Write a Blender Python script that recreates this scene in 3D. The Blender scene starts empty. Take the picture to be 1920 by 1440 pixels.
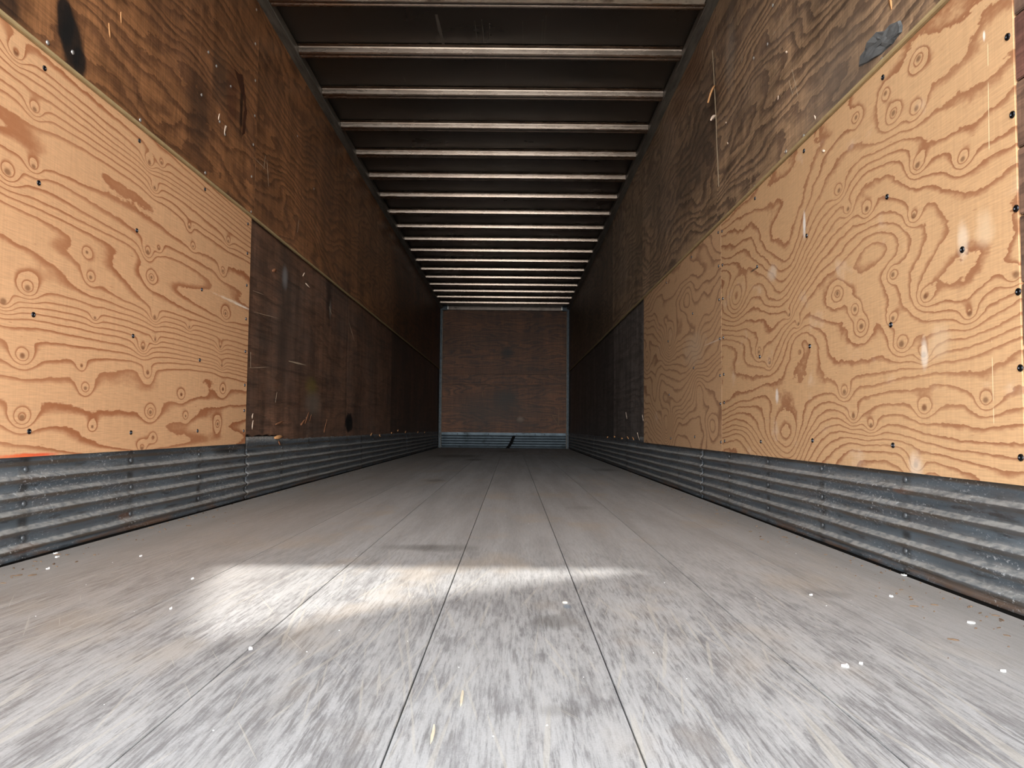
import bpy, bmesh, math, random
import numpy as np
from mathutils import Matrix, Vector

random.seed(7)
SC = bpy.context.scene
COL = SC.collection

# ------------------------------------------------------------------ camera, sky, sun, exposure
F, PITCH, YAW, ROLL = 1459.8, .0557, -.0005, -.0096
CAM = np.array([.1607, 0.0, .4046])


def cam_rot():
    c, s = math.cos(YAW), math.sin(YAW)
    A = np.array([[c, -s, 0], [s, c, 0], [0, 0, 1]])
    c, s = math.cos(PITCH), math.sin(PITCH)
    B = np.array([[1, 0, 0], [0, c, s], [0, -s, c]])
    c, s = math.cos(ROLL), math.sin(ROLL)
    D = np.array([[c, 0, -s], [0, 1, 0], [s, 0, c]])
    return D @ B @ A


RC = cam_rot()
cd = bpy.data.cameras.new('camera')
cd.sensor_width = 36
cd.lens = F / 1920 * 36
cd.clip_start = .02
cam = bpy.data.objects.new('camera', cd)
COL.objects.link(cam)
cam.matrix_world = Matrix([[RC[0][i], RC[2][i], -RC[1][i], CAM[i]] for i in range(3)] + [[0, 0, 0, 1]])
SC.camera = cam

SC.view_settings.view_transform = 'Standard'
SC.view_settings.look = 'None'
SC.view_settings.gamma = 1
SC.view_settings.use_curve_mapping = False
SC.view_settings.exposure = 1.45

world = bpy.data.worlds.new('sky')
SC.world = world
world.use_nodes = True
bg = world.node_tree.nodes['Background']
# hazy bright day: pale glare along the horizon, calmer blue-white overhead
_wt = world.node_tree
_tc = _wt.nodes.new('ShaderNodeTexCoord')
_sx = _wt.nodes.new('ShaderNodeSeparateXYZ')
_cr = _wt.nodes.new('ShaderNodeValToRGB')
_wt.links.new(_tc.outputs['Generated'], _sx.inputs[0])
_wt.links.new(_sx.outputs[2], _cr.inputs[0])
_cr.color_ramp.interpolation = 'EASE'
_cr.color_ramp.elements[0].position = .0
_cr.color_ramp.elements[0].color = (1.0, .985, .96, 1)
_cr.color_ramp.elements[1].position = .75
_cr.color_ramp.elements[1].color = (.33, .37, .42, 1)
_wt.links.new(_cr.outputs[0], bg.inputs[0])
bg.inputs[1].default_value = 9.0

SUN_EL = math.radians(44.5)
sd = bpy.data.lights.new('sun', 'SUN')
sd.energy = 2.2
sd.angle = math.radians(1.3)
sd.color = (1, .95, .88)
sun = bpy.data.objects.new('sun', sd)
COL.objects.link(sun)
sun.rotation_euler = (math.pi / 2 - SUN_EL, 0, 0)      # light travels towards +y and down
sun.location = (0, -8, 8)
SUN_DIR = Vector((0, math.cos(SUN_EL), -math.sin(SUN_EL)))

YR, YF = -.35, 15.25          # rear opening and front wall
W = 1.27                      # half width between the wall faces
pl = bpy.data.lights.new('door_portal', 'AREA')        # sampling portal in the door opening, gives off no light itself
pl.shape = 'RECTANGLE'
pl.size, pl.size_y = 2.56, 2.85
pl.cycles.is_portal = True
po = bpy.data.objects.new('door_portal', pl)
COL.objects.link(po)
po.location = (0, YR - .02, 1.38)
po.rotation_euler = (math.pi / 2, 0, 0)


# ------------------------------------------------------------------ helpers: pixels of the photograph to points on wall or floor planes
def hit(px, py, axis, val):
    d = RC.T @ np.array([(px - 960) / F, 1, (720 - py) / F])
    return CAM + d * ((val - CAM[axis]) / d[axis])


def on_wall(px, py, side, off=0):      # -> (y, z)
    p = hit(px, py, 0, side * (W - off))
    return float(p[1]), float(p[2])


def on_floor(px, py):
    p = hit(px, py, 2, 0)
    return float(p[0]), float(p[1])


# ------------------------------------------------------------------ helpers: node materials
class Mat:
    def __init__(s, name, rough=.7, metal=0.0, spec=.4):
        s.m = bpy.data.materials.new(name)
        s.m.use_nodes = True
        s.t = s.m.node_tree
        s.n = s.t.nodes
        s.b = s.n['Principled BSDF']
        s.b.inputs['Roughness'].default_value = rough
        s.b.inputs['Metallic'].default_value = metal
        s.b.inputs['Specular IOR Level'].default_value = spec

    def put(s, sock, v):
        if isinstance(v, bpy.types.NodeSocket):
            s.t.links.new(v, sock)
        elif isinstance(v, (tuple, list)):
            if len(v) == 3 and sock.type == 'RGBA':
                v = (*v, 1)
            sock.default_value = v
        else:
            sock.default_value = v

    def math(s, op, a, b=None, c=None, clamp=False):
        n = s.n.new('ShaderNodeMath')
        n.operation = op
        n.use_clamp = clamp
        for i, v in enumerate((a, b, c)):
            if v is not None:
                s.put(n.inputs[i], v)
        return n.outputs[0]

    def vm(s, op, a, b=None, c=None):
        n = s.n.new('ShaderNodeVectorMath')
        n.operation = op
        for i, v in enumerate((a, b, c)):
            if v is not None:
                s.put(n.inputs[i], v)
        return n.outputs['Value'] if op in ('DOT_PRODUCT', 'LENGTH', 'DISTANCE') else n.outputs[0]

    def coords(s):
        n = s.n.new('ShaderNodeTexCoord')
        sp = s.n.new('ShaderNodeSeparateXYZ')
        s.t.links.new(n.outputs['Object'], sp.inputs[0])
        return sp.outputs

    def seed(s):
        n = s.n.new('ShaderNodeAttribute')
        n.attribute_type = 'OBJECT'
        n.attribute_name = 'seed'
        return n.outputs['Fac']

    def vec(s, x, y, z=0.0):
        n = s.n.new('ShaderNodeCombineXYZ')
        for i, v in enumerate((x, y, z)):
            s.put(n.inputs[i], v)
        return n.outputs[0]

    def noise(s, v, scale=1.0, detail=3, rough=.5, dist=0.0, color=False):
        n = s.n.new('ShaderNodeTexNoise')
        s.put(n.inputs['Vector'], v)
        n.inputs['Scale'].default_value = scale
        n.inputs['Detail'].default_value = detail
        n.inputs['Roughness'].default_value = rough
        n.inputs['Distortion'].default_value = dist
        return n.outputs['Color' if color else 'Fac']

    def step(s, x, lo, hi, a=0.0, b=1.0):        # smooth map of lo..hi to a..b
        n = s.n.new('ShaderNodeMapRange')
        n.interpolation_type = 'SMOOTHSTEP'
        for i, v in enumerate((x, lo, hi, a, b)):
            s.put(n.inputs[i], v)
        return n.outputs[0]

    def mix(s, f, a, b):
        n = s.n.new('ShaderNodeMix')
        n.data_type = 'RGBA'
        s.put(n.inputs[0], f)
        s.put(n.inputs[6], a)
        s.put(n.inputs[7], b)
        return n.outputs[2]

    def mul(s, f, a, b):
        n = s.n.new('ShaderNodeMix')
        n.data_type = 'RGBA'
        n.blend_type = 'MULTIPLY'
        s.put(n.inputs[0], f)
        s.put(n.inputs[6], a)
        s.put(n.inputs[7], b)
        return n.outputs[2]

    def grey(s, v):
        return s.vec(v, v, v)

    def bump(s, h, strength=.3, dist=.002):
        n = s.n.new('ShaderNodeBump')
        n.inputs['Strength'].default_value = strength
        n.inputs['Distance'].default_value = dist
        s.put(n.inputs['Height'], h)
        s.t.links.new(n.outputs[0], s.b.inputs['Normal'])

    def color(s, c):
        s.put(s.b.inputs['Base Color'], c)
        return s.m

    def blob(s, u, v, cu, cv, ru, rv, wob, edge=.25, amp=.5):     # irregular spot mask
        a = s.math('MULTIPLY', s.math('SUBTRACT', u, cu), 1 / ru)
        b = s.math('MULTIPLY', s.math('SUBTRACT', v, cv), 1 / rv)
        d = s.math('ADD', s.math('MULTIPLY', a, a), s.math('MULTIPLY', b, b))
        d = s.math('ADD', s.math('SQRT', d), s.math('MULTIPLY', s.math('SUBTRACT', wob, .5), amp * 2))
        return s.step(d, 1 - edge, 1 + edge, 1.0, 0.0)


def rgb(r, g, b):      # sRGB 0-255 -> linear
    def f(x):
        x /= 255
        return x / 12.92 if x <= .04045 else ((x + .055) / 1.055) ** 2.4
    return (f(r), f(g), f(b))


def wood_height(M, u, v, sd, su, sv, lines, slope, knots, jag=.25, warp=.0):
    w = M.math('MULTIPLY', sd, 7.31)
    if warp:
        q = M.noise(M.vec(M.math('MULTIPLY', u, 1.3), M.math('MULTIPLY', v, 2.2), w), 1.0, 1, .5)
        v2 = M.math('ADD', v, M.math('MULTIPLY', M.math('SUBTRACT', q, .5), warp))
    else:
        v2 = v
    n1 = M.noise(M.vec(M.math('MULTIPLY', u, su), M.math('MULTIPLY', v2, sv), w), 1.0, 2.2, .42)
    h = M.math('MULTIPLY_ADD', n1, lines, M.math('MULTIPLY', v2, slope))
    k1 = None
    for (ku, kv, amp, r) in knots:
        d = M.vm('MULTIPLY_ADD', M.vec(u, v, 0), (1 / (r * 1.5), 1 / r, 0), (-ku / (r * 1.5), -kv / r, 0))
        q = M.math('ADD', M.math('MULTIPLY', M.vm('DOT_PRODUCT', d, d), .55), 1.0)
        g = M.math('DIVIDE', amp * 1.0, M.math('MULTIPLY', q, q))
        h = M.math('ADD', h, g)
        c = M.math('DIVIDE', 1.0, M.math('ADD', M.math('MULTIPLY', M.vm('DOT_PRODUCT', d, d), 7.0), 1.0))
        if r < .05:
            k1 = c if k1 is None else M.math('MAXIMUM', k1, c)
    nj = M.noise(M.vec(M.math('MULTIPLY', u, 38), M.math('MULTIPLY', v, 100), w), 1.0, 2, .6)
    h = M.math('MULTIPLY_ADD', M.math('SUBTRACT', nj, .5), jag, h)
    nk = M.noise(M.vec(M.math('MULTIPLY', u, 8), M.math('MULTIPLY', v, 14), w), 1.0, 3, .6)
    h = M.math('MULTIPLY_ADD', M.math('SUBTRACT', nk, .5), jag * 3.2, h)
    return h, k1, w


def plywood(name, knots, base, line, su=.42, sv=2.1, lines=15, slope=9, jag=.3, warp=0.0, dirt=(), vlines=(), white=.0):
    M = Mat(name, .62, 0, .35)
    x, u, v = M.coords()
    h, k, w = wood_height(M, u, v, M.seed(), su, sv, lines, slope, knots, jag, warp)
    f = M.math('FRACT', h)
    late = M.math('MULTIPLY', M.step(f, .60, .92), M.step(f, .95, 1.0, 1.0, 0.0))
    big = M.noise(M.vec(M.math('MULTIPLY', u, .8), M.math('MULTIPLY', v, 2.5), w), 1.0, 3, .5)
    c = M.mix(big, tuple(b * 1.07 for b in base), tuple(b * q for b, q in zip(base, (.93, .88, .83))))
    fib = M.noise(M.vec(M.math('MULTIPLY', u, 14), M.math('MULTIPLY', v, 240), w), 1.0, 3, .65)
    c = M.mul(1.0, c, M.grey(M.step(fib, .25, .75, .88, 1.07)))
    vb = M.noise(M.vec(M.math('MULTIPLY', u, 120), M.math('MULTIPLY', v, 6), w), 1.0, 2, .6)
    c = M.mul(1.0, c, M.grey(M.step(vb, .3, .7, .95, 1.03)))
    amt = M.step(M.noise(M.vec(M.math('MULTIPLY', u, 2.0), M.math('MULTIPLY', v, 6), 3.3), 1.0, 2, .5), .25, .65, .75, 1.0)
    c = M.mix(M.math('MULTIPLY', late, amt), c, line)
    fl = M.noise(M.vec(M.math('MULTIPLY', u, 22), M.math('MULTIPLY', v, 170), w), 1.0, 1, .5)
    c = M.mix(M.step(fl, .74, .80, 0.0, .6), c, line)
    if k is not None:
        c = M.mix(M.step(k, .45, .9, 0.0, .75), c, tuple(b * .5 for b in line))
    if white:
        wn = M.noise(M.vec(M.math('MULTIPLY', u, 5), M.math('MULTIPLY', v, 7), 1.7), 1.0, 4, .55)
        c = M.mix(M.step(wn, .62, .78, 0.0, white), c, rgb(236, 222, 205))
    wob = M.noise(M.vec(u, v, 0), 16, 3, .6)
    for (cu, cv, ru, rv, col, a) in dirt:
        c = M.mix(M.math('MULTIPLY', M.blob(u, v, cu, cv, ru, rv, wob, .6, .8), a), c, col)
    for (cu, v0, v1, tilt, col) in vlines:
        du = M.math('ABSOLUTE', M.math('SUBTRACT', M.math('SUBTRACT', u, cu), M.math('MULTIPLY', M.math('SUBTRACT', v, v0), tilt)))
        m = M.step(du, .0008, .0016, 1.0, 0.0)
        m = M.math('MULTIPLY', m, M.math('MULTIPLY', M.step(v, v0, v0 + .01), M.step(v, v1 - .01, v1, 1.0, 0.0)))
        m = M.math('MULTIPLY', m, M.step(M.noise(M.vec(0.0, M.math('MULTIPLY', v, 18), cu), 1.0, 2, .5), .40, .48))
        c = M.mix(M.math('MULTIPLY', m, .85), c, col)
    M.bump(M.math('ADD', M.math('MULTIPLY', late, -.5), fib), .25, .0012)
    return M.color(c)


def old_plywood(name, light, dark, grime, su=.5, sv=2.6, lines=13, slope=10, contrast=.85, stains=(), flip=False, fine=1.0, streak=.45, glossy=.5, gum=.3):
    """weathered lining: dirty contours, grime clouds, vertical checks, scuffs, single stains"""
    M = Mat(name, glossy, 0, .3)
    x, y, z = M.coords()
    u, v = (x, z) if flip else (y, z)
    h, k, w = wood_height(M, u, v, M.seed(), su, sv, lines, slope, (), .35, .12)
    f = M.math('FRACT', h)
    late = M.math('MULTIPLY', M.step(f, .28, .82), M.step(f, .92, 1.0, 1.0, 0.0))
    big = M.noise(M.vec(M.math('MULTIPLY', u, 1.1), M.math('MULTIPLY', v, 2.4), w), 1.0, 4, .6)
    c = M.mix(M.math('MULTIPLY', late, contrast), light, dark)
    fib = M.noise(M.vec(M.math('MULTIPLY', u, 9), M.math('MULTIPLY', v, 150), w), 1.0, 4, .65)
    c = M.mul(fine, c, M.grey(M.step(fib, .25, .75, .74, 1.26)))
    c = M.mix(M.step(big, .42, .68, 0.0, gum), c, grime)
    big2 = M.noise(M.vec(M.math('MULTIPLY', u, 2.1), M.math('MULTIPLY', v, 1.2), M.math('ADD', w, 4.2)), 1.0, 3, .6)
    c = M.mul(1.0, c, M.grey(M.step(big2, .3, .7, .72, 1.18)))
    st = M.noise(M.vec(M.math('MULTIPLY', u, 11), M.math('MULTIPLY', v, .7), w), 1.0, 4, .65)
    c = M.mul(streak, c, M.grey(M.step(st, .32, .66, .42, 1.35)))
    ck = M.noise(M.vec(M.math('MULTIPLY', u, 150), M.math('MULTIPLY', v, 9), w), 1.0, 2, .6)
    c = M.mul(.6, c, M.grey(M.step(ck, .3, .7, .72, 1.15)))
    hs = M.noise(M.vec(M.math('MULTIPLY', u, 1.2), M.math('MULTIPLY', v, 34), M.math('ADD', w, 9.1)), 1.0, 3, .6)
    c = M.mul(.5, c, M.grey(M.step(hs, .30, .5, .45, 1.12)))
    # pale scuffs
    sc = M.noise(M.vec(M.math('MULTIPLY', u, 26), M.math('MULTIPLY', v, 15), M.math('ADD', w, 2.2)), 1.0, 5, .7)
    c = M.mix(M.step(sc, .70, .78, 0.0, .35), c, tuple(min(1, q * 2.6 + .03) for q in light))
    wob = M.noise(M.vec(u, v, 0), 13, 4, .65)
    for (cu, cv, ru, rv, col, a, edge) in stains:
        c = M.mix(M.math('MULTIPLY', M.blob(u, v, cu, cv, ru, rv, wob, edge, .35), a), c, col)
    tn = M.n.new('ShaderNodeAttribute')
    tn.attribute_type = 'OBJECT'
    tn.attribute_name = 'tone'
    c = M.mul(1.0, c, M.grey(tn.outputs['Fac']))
    M.bump(M.math('ADD', M.math('MULTIPLY', late, -.6), M.math('ADD', fib, M.math('MULTIPLY', ck, .6))), .35, .002)
    return M.color(c)


def steel_band():
    M = Mat('scuff_band_steel', .48, .35, .5)
    x, u, v = M.coords()
    w = M.seed()
    n = M.noise(M.vec(M.math('MULTIPLY', u, 2.2), M.math('MULTIPLY', v, 26), w), 1.0, 5, .65)
    c = M.mix(n, rgb(50, 57, 64), rgb(110, 122, 132))
    n2 = M.noise(M.vec(M.math('MULTIPLY', u, 9), M.math('MULTIPLY', v, 60), w), 1.0, 4, .7)
    c = M.mix(M.step(n2, .52, .68, 0.0, .8), c, rgb(52, 54, 56))
    # brown rubbed dirt on the crests and near the floor
    rn = M.noise(M.vec(M.math('MULTIPLY', u, 3), M.math('MULTIPLY', v, 20), 5.5), 1.0, 4, .65)
    low = M.step(v, .0, .06, .75, .12)
    c = M.mix(M.math('MULTIPLY', M.step(rn, .48, .64), low), c, rgb(112, 84, 62))
    # grime where the sheets are fixed to the wall posts
    left = M.math('LESS_THAN', x, 0.0)
    ph = M.mix(left, M.grey(M.math('FRACT', M.math('MULTIPLY', M.math('SUBTRACT', u, 1.935), 1 / .6))), M.grey(M.math('FRACT', M.math('MULTIPLY', M.math('SUBTRACT', u, 2.0035), 1 / .645))))
    pd = M.math('ABSOLUTE', M.math('SUBTRACT', ph, .5))
    pn = M.noise(M.vec(M.math('MULTIPLY', u, 9), M.math('MULTIPLY', v, 22), 12.0), 1.0, 4, .7)
    c = M.mix(M.math('MULTIPLY', M.step(pd, .012, .06, 1.0, 0.0), M.step(pn, .38, .58, .1, .8)), c, rgb(44, 44, 44))
    wob = M.noise(M.vec(u, M.math('MULTIPLY', v, 2), 0), 14, 4, .65)
    for sd_, px, py, ru, rv, col, a in ((-1, 50, 1030, .09, .012, (112, 78, 58), .85), (-1, 243, 968, .05, .02, (104, 74, 56), .7), (-1, 60, 900, .10, .008, (96, 78, 64), .6), (-1, 430, 845, .16, .02, (30, 32, 34), .8), (1, 1690, 921, .05, .008, (128, 92, 76), .75), (1, 1700, 960, .06, .007, (106, 88, 76), .6), (1, 1460, 955, .08, .006, (112, 88, 76), .6), (1, 1830, 1115, .3, .012, (120, 96, 76), .6), (-1, 270, 985, .25, .010, (110, 84, 66), .6)):
        cu, cv2 = on_wall(px, py, sd_)
        m = M.math('MULTIPLY', M.blob(u, v, cu, cv2, ru, rv, wob, .4, .6), M.math('MULTIPLY', left if sd_ < 0 else M.math('SUBTRACT', 1.0, left), a))
        c = M.mix(m, c, rgb(*col))
    # brown rub marks along the crests
    fr = M.math('FRACT', M.math('MULTIPLY', M.math('SUBTRACT', v, .014), 1 / .0505))
    cm2 = M.math('MULTIPLY', M.step(fr, .12, .26), M.step(fr, .40, .48, 1.0, 0.0))
    cm2 = M.math('MULTIPLY', cm2, M.step(M.noise(M.vec(M.math('MULTIPLY', u, 6), M.math('MULTIPLY', v, 40), 7.7), 1.0, 4, .65), .3, .6, .3, .95))
    c = M.mix(cm2, c, rgb(84, 76, 68))
    # settled dust on faces that look up
    g = M.n.new('ShaderNodeNewGeometry')
    sp = M.n.new('ShaderNodeSeparateXYZ')
    M.t.links.new(g.outputs['Normal'], sp.inputs[0])
    up = M.step(sp.outputs[2], .12, .62)
    dn = M.noise(M.vec(M.math('MULTIPLY', u, 30), M.math('MULTIPLY', v, 90), 2.0), 1.0, 3, .6)
    dust = M.math('MULTIPLY', up, M.step(dn, .3, .65, .25, .8))
    c = M.mix(dust, c, rgb(172, 171, 167))
    # chalky oxide specks
    ch = M.noise(M.vec(M.math('MULTIPLY', u, 60), M.math('MULTIPLY', v, 110), 8.0), 1.0, 4, .75)
    cl = M.noise(M.vec(M.math('MULTIPLY', u, 2.4), M.math('MULTIPLY', v, 7), 6.0), 1.0, 3, .6)
    cm = M.math('MULTIPLY', M.step(ch, .56, .66), M.step(cl, .42, .60))
    c = M.mix(M.math('MULTIPLY', cm, .75), c, rgb(196, 202, 206))
    M.put(M.b.inputs['Roughness'], M.math('MULTIPLY_ADD', dust, .4, M.step(n, .3, .7, .38, .6)))
    M.bump(M.math('ADD', n2, M.math('MULTIPLY', ch, .5)), .3, .002)
    return M.color(c)


def floor_mat():
    M = Mat('worn_oak_floor', .62, 0, .35)
    u, v, z = M.coords()          # u across, v along
    sd = M.math('MULTIPLY', M.seed(), 5.7)
    a = M.noise(M.vec(M.math('MULTIPLY', u, 11), M.math('MULTIPLY', v, .8), sd), 1.0, 4, .6)
    c = M.mix(M.step(a, .3, .7), rgb(168, 169, 170), rgb(187, 189, 191))
    gr = M.noise(M.vec(M.math('MULTIPLY', u, 150), M.math('MULTIPLY', v, 9.0), sd), 1.0, 7, .75)
    # dust covers the grain away from the trodden middle and the far part
    bl = M.noise(M.vec(M.math('MULTIPLY', u, 1.6), M.math('MULTIPLY', v, .55), 3.0), 1.0, 3, .55)
    far = M.step(v, 1.5, 3.2, 1.0, .12)
    wear = M.math('MULTIPLY', far, M.step(bl, .25, .6, .55, 1.0))
    wear = M.math('MULTIPLY', wear, M.step(M.math('ABSOLUTE', u), .85, 1.2, 1.0, .3))
    dk = M.math('MULTIPLY', M.step(gr, .56, .37), wear)
    c = M.mix(M.math('MULTIPLY', dk, .85), c, rgb(118, 117, 118))
    lt = M.math('MULTIPLY', M.step(gr, .54, .70), wear)
    c = M.mix(M.math('MULTIPLY', lt, .5), c, rgb(196, 197, 199))
    # saw and wear patches across the fibres
    pt = M.noise(M.vec(M.math('MULTIPLY', u, 16), M.math('MULTIPLY', v, 4.2), M.math('ADD', sd, 2.0)), 1.0, 7, .74)
    c = M.mix(M.math('MULTIPLY', M.math('MULTIPLY', M.step(pt, .5, .60), wear), .6), c, rgb(192, 193, 194))
    c = M.mix(M.math('MULTIPLY', M.math('MULTIPLY', M.step(pt, .48, .38), wear), .5), c, rgb(116, 115, 117))
    tn = M.noise(M.vec(M.math('MULTIPLY', u, 3.2), M.math('MULTIPLY', v, 1.6), 11.0), 1.0, 4, .6)
    c = M.mix(M.step(tn, .52, .70, 0.0, .45), c, rgb(186, 174, 158))
    # tan tint growing towards both walls
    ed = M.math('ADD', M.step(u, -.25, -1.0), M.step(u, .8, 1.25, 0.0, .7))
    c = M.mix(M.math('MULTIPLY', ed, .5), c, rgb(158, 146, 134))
    # scratches: thin stretched noise turned by several angles
    sc_all = None
    for ang, s0, th in ((.20, .8, .66), (-.16, 1.0, .665), (.07, .7, .65), (-.5, 1.2, .70)):
        ca, sa = math.cos(ang), math.sin(ang)
        p = M.math('ADD', M.math('MULTIPLY', u, ca), M.math('MULTIPLY', v, -sa))
        q = M.math('ADD', M.math('MULTIPLY', u, sa), M.math('MULTIPLY', v, ca))
        nz = M.noise(M.vec(M.math('MULTIPLY', p, 90 * s0), M.math('MULTIPLY', q, 2.2 * s0), ang * 10), 1.0, 2, .5)
        m = M.step(nz, th, th + .035)
        sc_all = m if sc_all is None else M.math('MAXIMUM', sc_all, m)
    c = M.mix(M.math('MULTIPLY', M.math('MULTIPLY', sc_all, wear), .42), c, rgb(204, 200, 190))
    # settled fine dust specks
    dn = M.noise(M.vec(u, v, 0), 300, 2, .6)
    c = M.mul(1.0, c, M.grey(M.step(dn, .3, .7, .93, 1.05)))
    # dark wet or oily marks
    wob = M.noise(M.vec(M.math('MULTIPLY', u, 6), M.math('MULTIPLY', v, 3), 0), 1.0, 3, .6)
    for (px, py, ru, rv, a) in ((855, 855, .30, .55, .55), (890, 862, .12, .3, .5), (815, 901, .07, .13, .45), (1137, 881, .12, .25, .4), (835, 1028, .11, .07, .35), (770, 1026, .10, .06, .3), (1040, 1165, .045, .05, .45), (1048, 1332, .03, .025, .3), (1548, 1113, .05, .05, .3), (1090, 952, .06, .08, .2), (950, 846, .25, .5, .4)):
        x0, y0 = on_floor(px, py)
        c = M.mix(M.math('MULTIPLY', M.blob(u, v, x0, y0, ru, rv, wob, .55, .55), a), c, rgb(84, 80, 74))
    x0, y0 = on_floor(1063, 1137)
    c = M.mix(M.math('MULTIPLY', M.blob(u, v, x0, y0, .008, .02, wob, .4, .5), .45), c, rgb(96, 128, 156))
    M.put(M.b.inputs['Roughness'], M.step(gr, .3, .7, .68, .5))
    M.bump(M.math('ADD', gr, M.math('MULTIPLY', sc_all, .5)), .25, .0015)
    return M.color(c)


def plain(name, col, rough=.6, metal=0.0, var=.2, scale=30, spec=.4, spots=None):
    M = Mat(name, rough, metal, spec)
    x, y, z = M.coords()
    p = M.vec(x, y, z)
    n = M.noise(p, scale, 4, .6)
    c = M.mix(n, tuple(q * (1 - var) for q in col), tuple(min(1, q * (1 + var)) for q in col))
    if spots:
        n2 = M.noise(p, scale * .35, 5, .7)
        c = M.mix(M.step(n2, .52, .66, 0.0, .8), c, spots)
    M.bump(n, .15, .001)
    return M.color(c)


def bow_steel():
    M = Mat('galvanised_bow_steel', .3, 1.0, .5)
    x, y, z = M.coords()
    n = M.noise(M.vec(M.math('MULTIPLY', x, 5), M.math('MULTIPLY', y, 30), M.math('MULTIPLY', z, 30)), 1.0, 4, .6)
    c = M.mix(M.step(n, .35, .65), rgb(142, 127, 115), rgb(156, 142, 130))
    sp = M.noise(M.vec(x, y, z), 30, 4, .7)
    c = M.mix(M.step(sp, .64, .76, 0.0, .5), c, rgb(116, 94, 80))
    M.put(M.b.inputs['Roughness'], M.step(n, .3, .7, .25, .29))
    return M.color(c)


def roof_mat():
    M = Mat('dark_roof_sheet', .3, 0, .5)
    x, y, z = M.coords()
    n = M.noise(M.vec(M.math('MULTIPLY', x, 1.3), M.math('MULTIPLY', y, 1.8), 0), 1.0, 4, .6)
    c = M.mix(n, rgb(44, 38, 33), rgb(58, 52, 46))
    dn = M.noise(M.vec(x, y, 0), 130, 2, .5)
    c = M.mix(M.step(dn, .70, .78, 0.0, .35), c, rgb(120, 116, 108))
    ds = M.noise(M.vec(M.math('MULTIPLY', x, 70), M.math('MULTIPLY', y, 2.5), 3.0), 1.0, 2, .5)
    c = M.mix(M.math('MULTIPLY', M.step(ds, .66, .74), M.step(n, .5, .6, 0.0, .25)), c, rgb(130, 126, 116))
    M.put(M.b.inputs['Roughness'], M.step(n, .3, .7, .26, .42))
    return M.color(c)


def metal_rail(name, a, b):
    M = Mat(name, .5, .3, .5)
    x, y, z = M.coords()
    n = M.noise(M.vec(M.math('MULTIPLY', x, 40), M.math('MULTIPLY', y, 3), M.math('MULTIPLY', z, 40)), 1.0, 5, .7)
    return M.color(M.mix(M.step(n, .3, .7), a, b))


# ------------------------------------------------------------------ helpers: meshes and objects
def link(name, me, m, parent=None):
    o = bpy.data.objects.new(name, me)
    COL.objects.link(o)
    if m and not me.materials:
        me.materials.append(m)
    if parent:
        o.parent = parent
    return o


def from_bm(name, bm, m, parent=None, smooth=False):
    me = bpy.data.meshes.new(name)
    bmesh.ops.recalc_face_normals(bm, faces=bm.faces)
    bm.to_mesh(me)
    bm.free()
    if smooth:
        for p in me.polygons:
            p.use_smooth = True
    return link(name, me, m, parent)


def box(bm, x0, x1, y0, y1, z0, z1, bev=0.0):
    r = bmesh.ops.create_cube(bm, size=1, matrix=Matrix.Translation(((x0 + x1) / 2, (y0 + y1) / 2, (z0 + z1) / 2)) @ Matrix.Diagonal((x1 - x0, y1 - y0, z1 - z0, 1)))
    if bev:
        es = list({e for v in r['verts'] for e in v.link_edges})
        bmesh.ops.bevel(bm, geom=es, offset=bev, segments=2, affect='EDGES')


def boxobj(name, x0, x1, y0, y1, z0, z1, m, parent=None, bev=0.0):
    bm = bmesh.new()
    box(bm, x0, x1, y0, y1, z0, z1, bev)
    return from_bm(name, bm, m, parent)


def slab(name, outer, holes, plane, face, thick, m, parent=None):
    """polygon (u,v), optional holes, pushed back by thick. plane 'L','R' (u=y), 'F' (u=x, faces -y), 'T' (u=x,v=y, up)"""
    def P(u, v, t):
        if plane == 'L':
            return (-face - t, u, v)
        if plane == 'R':
            return (face + t, u, v)
        if plane == 'F':
            return (u, face + t, v)
        return (u, v, face - t)
    bm = bmesh.new()
    edges = []
    loops = [outer] + list(holes)
    front = []
    for lp in loops:
        vs = [bm.verts.new(P(u, v, 0)) for u, v in lp]
        front.append(vs)
        for i in range(len(vs)):
            edges.append(bm.edges.new((vs[i], vs[(i + 1) % len(vs)])))
    bmesh.ops.triangle_fill(bm, edges=edges, use_beauty=True)
    ff = list(bm.faces)
    back = {}
    for lp, vs in zip(loops, front):
        for (u, v), q in zip(lp, vs):
            back[q] = bm.verts.new(P(u, v, thick))
    for f in ff:
        bm.faces.new([back[q] for q in reversed(f.verts)])
    for vs in front:
        for i in range(len(vs)):
            a, b = vs[i], vs[(i + 1) % len(vs)]
            bm.faces.new((a, b, back[b], back[a]))
    return from_bm(name, bm, m, parent)


def ragged(u0, u1, v, amp, n, rnd):
    return [(u0 + (u1 - u0) * i / n, v + rnd.uniform(-amp, amp)) for i in range(n + 1)]


def structure(o):
    o['kind'] = 'structure'
    return o


def thing(o, label, cat, group=None):
    o['label'] = label
    o['category'] = cat
    if group:
        o['group'] = group
    return o


# screw head: countersunk disc with a ring rim and a recess
def screw_mesh(name, r, h, m):
    bm = bmesh.new()
    n = 10
    rings = [(r, 0), (r * .92, h), (r * .5, h * 1.15), (r * .36, h * .3)]
    vs = [[bm.verts.new((R * math.cos(2 * math.pi * i / n), R * math.sin(2 * math.pi * i / n), z)) for i in range(n)] for R, z in rings]
    for a, b in zip(vs, vs[1:]):
        for i in range(n):
            bm.faces.new((a[i], a[(i + 1) % n], b[(i + 1) % n], b[i]))
    bm.faces.new(vs[-1])
    me = bpy.data.meshes.new(name)
    bmesh.ops.recalc_face_normals(bm, faces=bm.faces)
    bm.to_mesh(me)
    bm.free()
    me.materials.append(m)
    return me


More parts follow.
